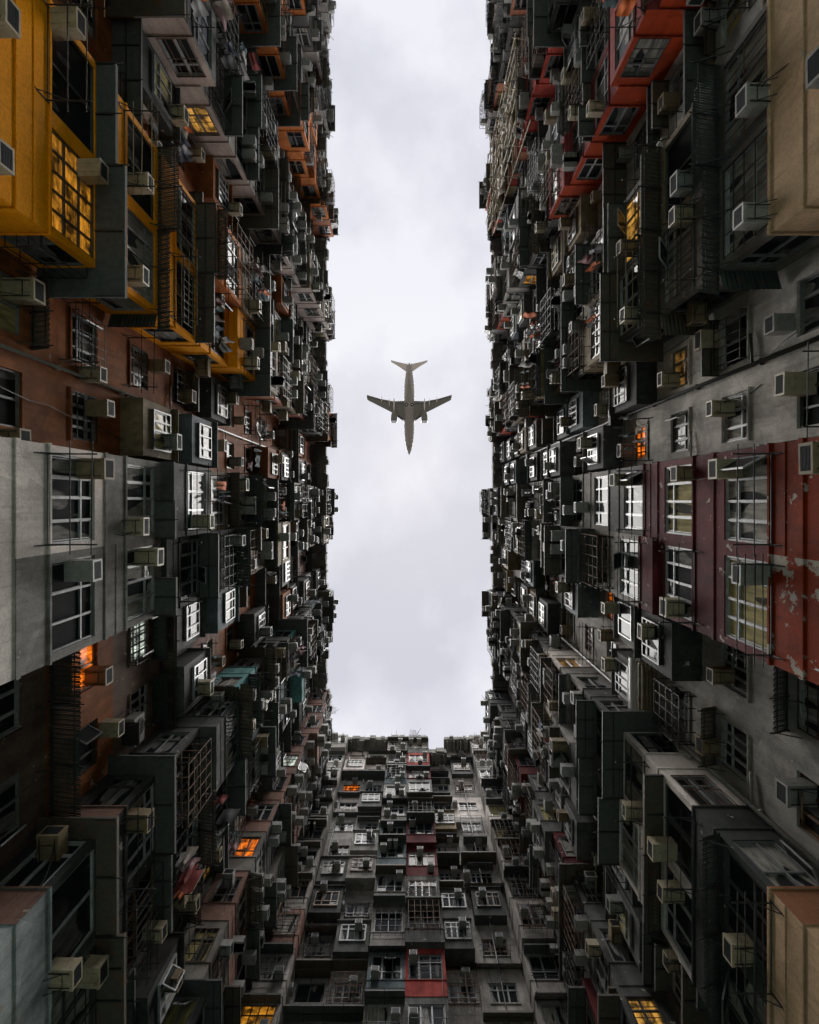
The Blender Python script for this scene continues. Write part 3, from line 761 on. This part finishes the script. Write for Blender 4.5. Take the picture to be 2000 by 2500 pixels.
for i, (_, wl, rz, w, out, label) in enumerate(rack_plan[:270]):
    kind = rrng.choice([0, 0, 1, 2])
    key = (round(w, 1), round(out, 1), kind)
    if key not in rmesh:
        w_, o_, k_ = key; a = MB(); p = MB()
        for sx in (-1, 1):
            x = sx*w_/2
            a.tube((x, 0, 0), (x, -o_-.1, .02), .017, 5); a.tube((x, 0, -.30), (x, -o_*.55, 0), .012, 5); a.tube((x, -.01, -.34), (x, -.01, .1), .016, 4)
        a.tube((-w_/2, -.02, .02), (w_/2, -.02, .02), .012, 4)
        n = (2, 3, 4)[k_]
        for q in range(n):
            y = -o_*(q+1)/n; p.tube((-w_/2-.25, y, .03), (w_/2+.2, y+.03*(q % 2), .035), .012, 5)
        rmesh[key] = (a.mesh('drying_rack', M['black']), p.mesh('pole', M['bamboo' if k_ == 1 else 'black']), n)
    a, p, n = rmesh[key]
    ro = tag(link('drying_rack', a, None, wl, rz), f"black iron drying rack, {label}", 'drying rack', 'drying racks under the windows')
    link('pole', p, ro)
    if rrng.random() < (.5 if _ > 20 else 0) and ngar < 270:
        cnt = rrng.choice([3, 4, 5, 6, 7]); u = -w/2+.1
        T = Matrix.Translation(wl) @ Matrix.Rotation(rz, 4, 'Z')
        for q in range(cnt):
            g = rrng.choice(GK); ci = rrng.randrange(len(CL)); s = rrng.randrange(3)
            if (g, ci, s) not in gcache: gcache[(g, ci, s)] = garment(g, s*31+len(g)).mesh(g, CL[ci], True)
            yy = -round(out, 1)*rrng.randint(1, n)/n
            o = link(g, gcache[(g, ci, s)], None, T @ Vector((u+.25, yy, .02)), rz + rrng.choice([R(82), R(90), R(97), R(88), R(4)]))
            tag(o, f"{CN[ci]} {g}, {ORD[q+1]} on rack, {label}", g if g != 'sheet' else 'bed sheet', 'washing hung out to dry')
            ngar += 1; u += rrng.uniform(.16, .34)
            if u > w/2: break

# ------------------------------------------------------------------ things seen once
# bamboo scaffold with sheeting near the right roof
rs = random.Random(12)
t = tag(empty('bamboo_scaffold', (7.22, -25.5, 32)), 'pale bamboo scaffold with torn sheeting high on the right side', 'scaffold')
m = MB()
for i in range(8):
    y = -3.2+i*.85
    m.tube((rs.uniform(-.1,.1), y, -1+rs.uniform(-1,1)), (-.25+rs.uniform(-.2,.2), y+rs.uniform(-.3,.3), 12+rs.uniform(0,2)), .045, 6)
    m.tube((-.7, y+rs.uniform(-.4,.4), 0), (-.6, y+rs.uniform(-.4,.4), 11+rs.uniform(0,2.5)), .04, 6)
for j in range(9):
    z = j*1.4; m.tube((-.3, -3.6, z), (-.35, 3.4, z+rs.uniform(-.3,.3)), .04, 6); m.tube((-.7, -3.4, z+.2), (-.7, 3.2, z+rs.uniform(-.3,.3)), .04, 6)
    for q in range(3):
        y = rs.uniform(-3, 3); m.tube((.3, y, z), (-.9, y+rs.uniform(-.6,.6), z+rs.uniform(-.2,.5)), .035, 6)
for q in range(9):
    y = rs.uniform(-3, 3); z = rs.uniform(0, 9); m.tube((-.75, y, z), (-.5, y+rs.uniform(-2,2), z+rs.uniform(1.5,3)), .035, 6)
m.build('pole', M['bamboo'], t)
m = MB()
for q in range(5):
    y0 = -2.6+q*1.1; z0 = rs.uniform(0, 6); nn = 8
    base = len(m.v)
    for a in range(nn+1):
        for b in range(nn+1):
            m.v.append((-.45+.16*math.sin(a*1.3+q)+.1*math.cos(b*1.7+q*2), y0+b*.14+.1*math.sin(a), z0+a*.35))
    for a in range(nn):
        for b in range(nn):
            k = base+a*(nn+1)+b; m.f.append((k, k+1, k+nn+2, k+nn+1)); m.m.append(0)
m.build('sheeting', cloth((.52,.48,.44)), t, True)

# curved clear plastic sheet over potted plants, right side
t = tag(empty('plastic_shelter', (8.45, 6.3, 18.2), R(-90)), 'curved milky plastic sheet sheltering a shelf on the right wall', 'shelter')
m = MB(); nn = 14
base = len(m.v)
for a in range(nn+1):
    for b in range(7):
        an = R(-10+150*a/nn); m.v.append((-1.0+b*.3+.03*math.sin(a*2+b), -.62*math.sin(an)-.02, .55*math.cos(an)+.35+.02*math.sin(b*3)))
for a in range(nn):
    for b in range(6):
        k = base+a*7+b; m.f.append((k, k+1, k+8, k+7)); m.m.append(0)
pm, nt, p = newmat('milky_plastic'); p.inputs['Base Color'].default_value = (.5,.5,.46,1); p.inputs['Roughness'].default_value = .3; p.inputs['Alpha'].default_value = .6
m.build('plastic_sheet', pm, t, True)
m = MB()
for q in range(5): m.box(-1.0, .8, -.6+q*.13, -.52+q*.13, -.28, -.25)
m.box(-1.0, -.95, -.6, .15, -.33, -.28); m.box(.75, .8, -.6, .15, -.33, -.28)
for q in range(26):
    x = rs.uniform(-.9, .7); m.obox(Matrix.Translation((x, rs.uniform(-.45,-.1), rs.uniform(-.2,.2))) @ Matrix.Rotation(rs.uniform(0,3), 4, 'X') @ Matrix.Rotation(rs.uniform(0,3), 4, 'Y'), .16, .07, .012)
m.build('shelf', M['ac3'], t)

# rooftop aerials at the corners
def aerial(loc, seed, label):
    rg = random.Random(seed); m = MB()
    m.tube((0,0,0), (0,.1,3.2), .035, 6)
    for k in range(6):
        z = 1.6+k*.28; m.tube((-.5+.03*k, 0, z), (.5-.03*k, .1, z), .016, 4)
    for k in range(5): m.tube((0, 0, rg.uniform(.2, 2)), (rg.uniform(-.7, .9), rg.uniform(-.6, .6), rg.uniform(1, 3)), .016, 4)
    o = m.build('roof_aerial', M['black']); o.location = loc; tag(o, label, 'aerial')
aerial((-7.0, 18.6, 44.6), 3, 'spiky aerial leaning out at the left roof edge by the end block')
aerial((7.1, 17.9, 44.8), 4, 'small aerial at the right roof edge by the end block')
aerial((.4, 24.8, 54.0), 8, 'curved vent aerial on top of the end block')

# satellite dish
def dish(loc, rz, label):
    t = tag(empty('satellite_dish', loc, rz), label, 'satellite dish')
    m = MB(); rings = []
    for k in range(6):
        r = .34*k/5+.001; rings.append([(r*math.cos(a*math.pi/9), -.22-.0+.9*r*r*-1+.1, r*math.sin(a*math.pi/9)) for a in range(18)])
    m.loft(rings, 0, False); m.build('dish', M['ac2'], t, True)
    m = MB(); m.tube((0, .4, -.2), (0, -.1, 0), .02, 5); m.tube((0, -.1, 0), (0, -.5, .0), .01, 4); m.box(-.03,.03,-.55,-.48,-.03,.03); m.build('mount', M['black'], t)
dish((5.9, 6.4, 33.0), R(-70), 'round satellite dish on the upper right side')
dish((-7.3, -3.4, 24.6), R(80), 'round satellite dish in the left terracotta recess')

# round-fan outdoor units
def fan_unit(loc, rz, label):
    t = tag(empty('outdoor_unit', loc, rz), label, 'air conditioner')
    m = MB(); m.box(-.42, .42, -.34, 0, 0, .58); m.build('casing', M['ac2'], t)
    m = MB()
    for rr in (.08, .14, .20, .25):
        pts = [(rr*math.cos(a*math.pi/10)-.08, -.352, .29+rr*math.sin(a*math.pi/10)) for a in range(21)]; m.path(pts, .008, 4)
    for a in range(6): m.tube((-.08, -.352, .29), (-.08+.25*math.cos(a*math.pi/3), -.352, .29+.25*math.sin(a*math.pi/3)), .008, 4)
    m.build('fan_guard', M['black'], t)
    m = MB(); m.box(-.34, .34, -.5, .02, -.05, -.012)
    for x in (-.3, .3): m.tube((x, -.48, -.03), (x, .02, -.4), .014, 4)
    m.build('bracket', M['black'], t)
fan_unit((-8.55, 6.9, 15.6), R(90), 'fan outdoor unit in the lower left recess')
fan_unit((8.55, 6.0, 18.6), R(-90), 'white fan outdoor unit beside the plastic shelter')
fan_unit((8.55, -3.4, 21.0), R(-90), 'fan outdoor unit in the pale right recess')

# ------------------------------------------------------------------ airliner (nose towards +Y)
def airliner():
    S = .0259; Z = 190.0; cy = (860-1058)/1100*Z
    t = tag(empty('airliner', (-.1, cy, Z)), 'twin engine passenger jet flying low across the gap of sky', 'aeroplane')
    def Y(c): return (c-990)*S
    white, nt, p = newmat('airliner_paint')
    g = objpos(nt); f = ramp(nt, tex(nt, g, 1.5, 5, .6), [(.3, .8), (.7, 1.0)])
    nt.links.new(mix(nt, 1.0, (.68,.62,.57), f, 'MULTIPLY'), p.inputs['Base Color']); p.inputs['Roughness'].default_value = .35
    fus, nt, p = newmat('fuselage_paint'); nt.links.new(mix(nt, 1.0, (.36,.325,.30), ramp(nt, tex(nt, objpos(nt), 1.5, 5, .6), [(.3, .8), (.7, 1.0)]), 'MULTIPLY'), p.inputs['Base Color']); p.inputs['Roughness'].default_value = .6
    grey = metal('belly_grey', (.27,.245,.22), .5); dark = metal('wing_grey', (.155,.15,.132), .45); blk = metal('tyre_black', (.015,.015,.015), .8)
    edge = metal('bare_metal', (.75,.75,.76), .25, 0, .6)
    # fuselage
    prof = [(1645,1,0),(1632,9,-2),(1610,17,-3),(1575,29,-3),(1520,42,-2),(1450,55,0),(1380,62,0),(1300,66,0),(1150,68,0),(900,68,0),(760,68,0),(660,64,3),(560,55,9),(470,43,17),(400,27,24),(355,12,30),(338,4,32)]
    m = MB(); n = 28; rings = []
    for c, r, up in [(c_, r_*1.09, u_) for c_, r_, u_ in prof]: rings.append([(r*S*math.cos(2*math.pi*a/n), Y(c), (r*1.06*math.sin(2*math.pi*a/n)+up)*S) for a in range(n)])
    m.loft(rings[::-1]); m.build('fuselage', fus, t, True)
    # grey belly: centre fairing and painted underside
    m = MB(); rings = []
    for c, w, h in [(c_, w_*1.07, h_*1.07) for c_, w_, h_ in [(1622,15,18),(1575,31,33),(1520,44,46),(1450,56,59),(1380,63,66),(1300,67,70),(1185,69,72),(1160,69,73),(1100,72,70),(1000,78,74),(900,76,74),(840,66,74),(760,60,72),(680,54,69),(620,42,63),(580,24,56),(556,6,52)]]:
        ring = []
        for a in range(13):
            an = math.pi+math.pi*a/12; ring.append((w*S*math.cos(an), Y(c), h*1.09*S*math.sin(an)+(4*S if c < 700 else 0)))
        ring += [(w*.8*S, Y(c), 2*S), (-w*.8*S, Y(c), 2*S)]
        rings.append(ring)
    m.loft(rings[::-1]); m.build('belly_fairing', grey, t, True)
    # wings
    def wing(sx, le, te, name, mat, z0, dih, th):
        m = MB(); rings = []
        for (xl, yl), (xt, yt) in zip(le, te):
            x = sx*xl*S; z = z0+dih*abs(xl)*S; c = (yl-yt)*S; tt = th*c
            ring = []
            for q, hh in ((0,0),(.04,.45),(.15,.85),(.35,1),(.65,.7),(1,.05)): ring.append((x, Y(yl)-c*q, z+tt*.5*hh))
            for q, hh in ((1,-.05),(.65,-.55),(.35,-.8),(.15,-.7),(.04,-.4)): ring.append((x, Y(yl)-c*q, z+tt*.5*hh))
            rings.append(ring)
        if sx < 0: rings = rings[::-1]
        m.loft(rings); return m.build(name, mat, t, True)
    for sx in (-1, 1):
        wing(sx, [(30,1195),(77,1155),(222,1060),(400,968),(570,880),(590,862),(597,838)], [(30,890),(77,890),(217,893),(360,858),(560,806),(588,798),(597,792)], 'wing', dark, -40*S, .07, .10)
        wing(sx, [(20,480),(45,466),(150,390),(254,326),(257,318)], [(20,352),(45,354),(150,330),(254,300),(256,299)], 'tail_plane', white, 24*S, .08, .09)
        m = MB(); m.box(sx*592*S-.06, sx*592*S+.06, Y(800), Y(850), -.9+.3, 1.9); m.obox(Matrix.Translation((sx*598*S, Y(800), 2.4)) @ Matrix.Rotation(R(-20), 4, 'X'), .1, 1.0, 1.9); m.build('winglet', white, t)
        m = MB()
        for pts_ in (((60, 925), (215, 925), (360, 885), (560, 822)), ((300, 872), (300, 905)), ((440, 845), (440, 870))):
            m.path([(sx*x_*S, Y(y_), (-40+.07*x_-7)*S) for x_, y_ in pts_], .05, 4)
        m.build('flap_line', blk, t)
        # leading edge slat gap near the root
        m = MB(); m.tube((sx*80*S, Y(1165), -38*S), (sx*170*S, Y(1100), -36*S), .22, 6); m.build('slat', blk, t)
        # engine
        m = MB(); rings = []; ex = sx*212*S; ez = -86*S
        for c, r in ((1192,36),(1196,41),(1186,44),(1150,46),(1100,42),(1060,34),(1045,26),(1030,12)):
            rings.append([(ex+r*S*math.cos(2*math.pi*a/18), Y(c), ez+r*S*math.sin(2*math.pi*a/18)) for a in range(18)])
        m.loft(rings); m.build('engine', dark, t, True)
        m = MB(); rings = []
        for c, r in ((1196,40),(1200,42),(1192,45.5),(1180,46)):
            rings.append([(ex+r*S*math.cos(2*math.pi*a/18), Y(c), ez+r*S*math.sin(2*math.pi*a/18)) for a in range(18)])
        m.loft(rings, 0, False); m.build('intake_lip', edge, t, True)
        m = MB(); m.box(ex-.13, ex+.13, Y(960), Y(1130), ez+.5, -36*S)
        m.tube((ex, Y(858), -48*S), (ex, Y(960), -52*S), .16, 8, 0, .30); m.tube((ex, Y(960), -52*S), (ex, Y(1040), -46*S), .30, 8, 0, .15); m.build('pylon', white, t)
        for xx, ya, yb in ((280,858,965),(385,828,915)):
            m = MB(); m.tube((sx*xx*S, Y(ya), -34*S), (sx*xx*S, Y((ya+yb)/2), -40*S), .06, 6, 0, .2); m.tube((sx*xx*S, Y((ya+yb)/2), -40*S), (sx*xx*S, Y(yb), -32*S), .2, 6, 0, .06); m.build('flap_fairing', white, t)
        m = MB(); m.tube((sx*40*S, Y(950), -60*S), (sx*40*S, Y(950), -84*S), 23*S, 20); m.build('wheel', blk, t)
        m = MB(); m.tube((sx*40*S, Y(950), -84*S), (sx*40*S, Y(950), -86*S), 9*S, 14); m.build('hub', white, t)
    m = MB()
    for yy in (1540, 1290, 1215, 700, 520): m.box(-.05, .05, Y(yy)-.35, Y(yy)+.35, -78*S, -58*S)
    m.build('blade_aerial', blk, t)
    m = MB(); rings = []
    for z, c0, c1 in ((25,560,395),(60,500,370),(150,400,330),(230,345,290)):
        rings.append([(0, Y(c0), z*S), (.22, Y((c0+c1)/2), z*S), (0, Y(c1), z*S), (-.22, Y((c0+c1)/2), z*S)])
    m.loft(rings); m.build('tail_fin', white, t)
airliner()

# ------------------------------------------------------------------ ground
m = MB(); m.quad((-4000,-4000,-1.6), (4000,-4000,-1.6), (4000,4000,-1.6), (-4000,4000,-1.6))
gm, nt, p = newmat('paving'); g = pos(nt)
nt.links.new(mix(nt, 1.0, (.10,.097,.09), ramp(nt, tex(nt, g, .6, 6, .6), [(.3, .7), (.7, 1.1)]), 'MULTIPLY'), p.inputs['Base Color']); p.inputs['Roughness'].default_value = .85
tag(m.build('ground', gm), 'grey paved ground of the courtyard', None, None, 'structure')

m = MB(); m.quad((-8.6,-60,-1.59), (8.6,-60,-1.59), (8.6,25.7,-1.59), (-8.6,25.7,-1.59))  # unseen sheet added over the ground, tinted green to bounce light onto undersides
gm, nt, p = newmat('green_bounce_tint'); g = pos(nt)
nt.links.new(mix(nt, 1.0, (.25,.335,.31), ramp(nt, tex(nt, g, 1.1, 6, .6), [(.3, .75), (.7, 1.05)]), 'MULTIPLY'), p.inputs['Base Color']); p.inputs['Roughness'].default_value = .85
tag(m.build('bounce_floor', gm), 'unseen green-tinted floor sheet added to bounce light up the courtyard', None, None, 'structure')

# ------------------------------------------------------------------ sky and light
EXPO = 1.25
w = bpy.data.worlds.new('World'); scene.world = w; w.use_nodes = True
nt = w.node_tree; nt.nodes.clear()
out = N(nt, 'ShaderNodeOutputWorld'); bg = N(nt, 'ShaderNodeBackground'); nt.links.new(bg.outputs[0], out.inputs[0])
sky = N(nt, 'ShaderNodeTexSky', sky_type='NISHITA'); sky.sun_disc = False; sky.sun_elevation = R(87); sky.sun_rotation = R(180)
skb = mix(nt, 1.0, sky.outputs[0], (.07,.07,.07), 'MULTIPLY')
tc = N(nt, 'ShaderNodeTexCoord'); sep = N(nt, 'ShaderNodeSeparateXYZ'); nt.links.new(tc.outputs['Generated'], sep.inputs[0])
mx = N(nt, 'ShaderNodeMath', operation='MAXIMUM'); nt.links.new(sep.outputs['Z'], mx.inputs[0]); mx.inputs[1].default_value = .08
dv = N(nt, 'ShaderNodeVectorMath', operation='DIVIDE'); cb = N(nt, 'ShaderNodeCombineXYZ')
for i in range(3): nt.links.new(mx.outputs[0], cb.inputs[i])
nt.links.new(tc.outputs['Generated'], dv.inputs[0]); nt.links.new(cb.outputs[0], dv.inputs[1])
mp = N(nt, 'ShaderNodeMapping'); nt.links.new(dv.outputs[0], mp.inputs[0]); mp.inputs['Location'].default_value = (3.1, 1.7, 0); mp.inputs['Scale'].default_value = (1.3, 1, 1); mp.inputs['Rotation'].default_value = (0, 0, R(25))
cl = tex(nt, mp.outputs[0], 1.9, 7, .50)
L = .82/(2**EXPO)
cloud = ramp(nt, cl, [(.38, (L*.81, L*.81, L*.89)), (.47, (L*.95, L*.95, L*1.03)), (.56, (L*1.12, L*1.12, L*1.18))])
tot = mix(nt, .93, skb, cloud)
nt.links.new(tot, bg.inputs[0]); bg.inputs[1].default_value = 1.0
sd = bpy.data.lights.new('Sun', 'SUN'); sd.energy = 5.0; sd.angle = R(66); sd.color = (1.0, .97, .93)
so = bpy.data.objects.new('sun', sd); COL.objects.link(so); so.rotation_euler = (R(3), 0, 0); so.location = (0, -10, 70)

# ------------------------------------------------------------------ camera
cd = bpy.data.cameras.new('camera'); cam = bpy.data.objects.new('camera', cd); COL.objects.link(cam)
cam.location = (0, 0, 0); cam.rotation_euler = (R(180), 0, 0)
cd.sensor_fit = 'HORIZONTAL'; cd.sensor_width = 24.0; cd.lens = 1100/1725*24.0
cd.shift_y = -(1078-1058)/1725; cd.clip_start = .1; cd.clip_end = 20000
scene.camera = cam
scene.render.resolution_x = 819; scene.render.resolution_y = 1024
scene.view_settings.view_transform = 'Standard'; scene.view_settings.look = 'None'
scene.view_settings.exposure = EXPO; scene.view_settings.gamma = 1.0
scene.cycles.max_bounces = 6; scene.cycles.diffuse_bounces = 4; scene.cycles.glossy_bounces = 3
scene.cycles.use_denoising = True; scene.cycles.sample_clamp_indirect = 4.0
scene.cycles.caustics_reflective = False; scene.cycles.caustics_refractive = False
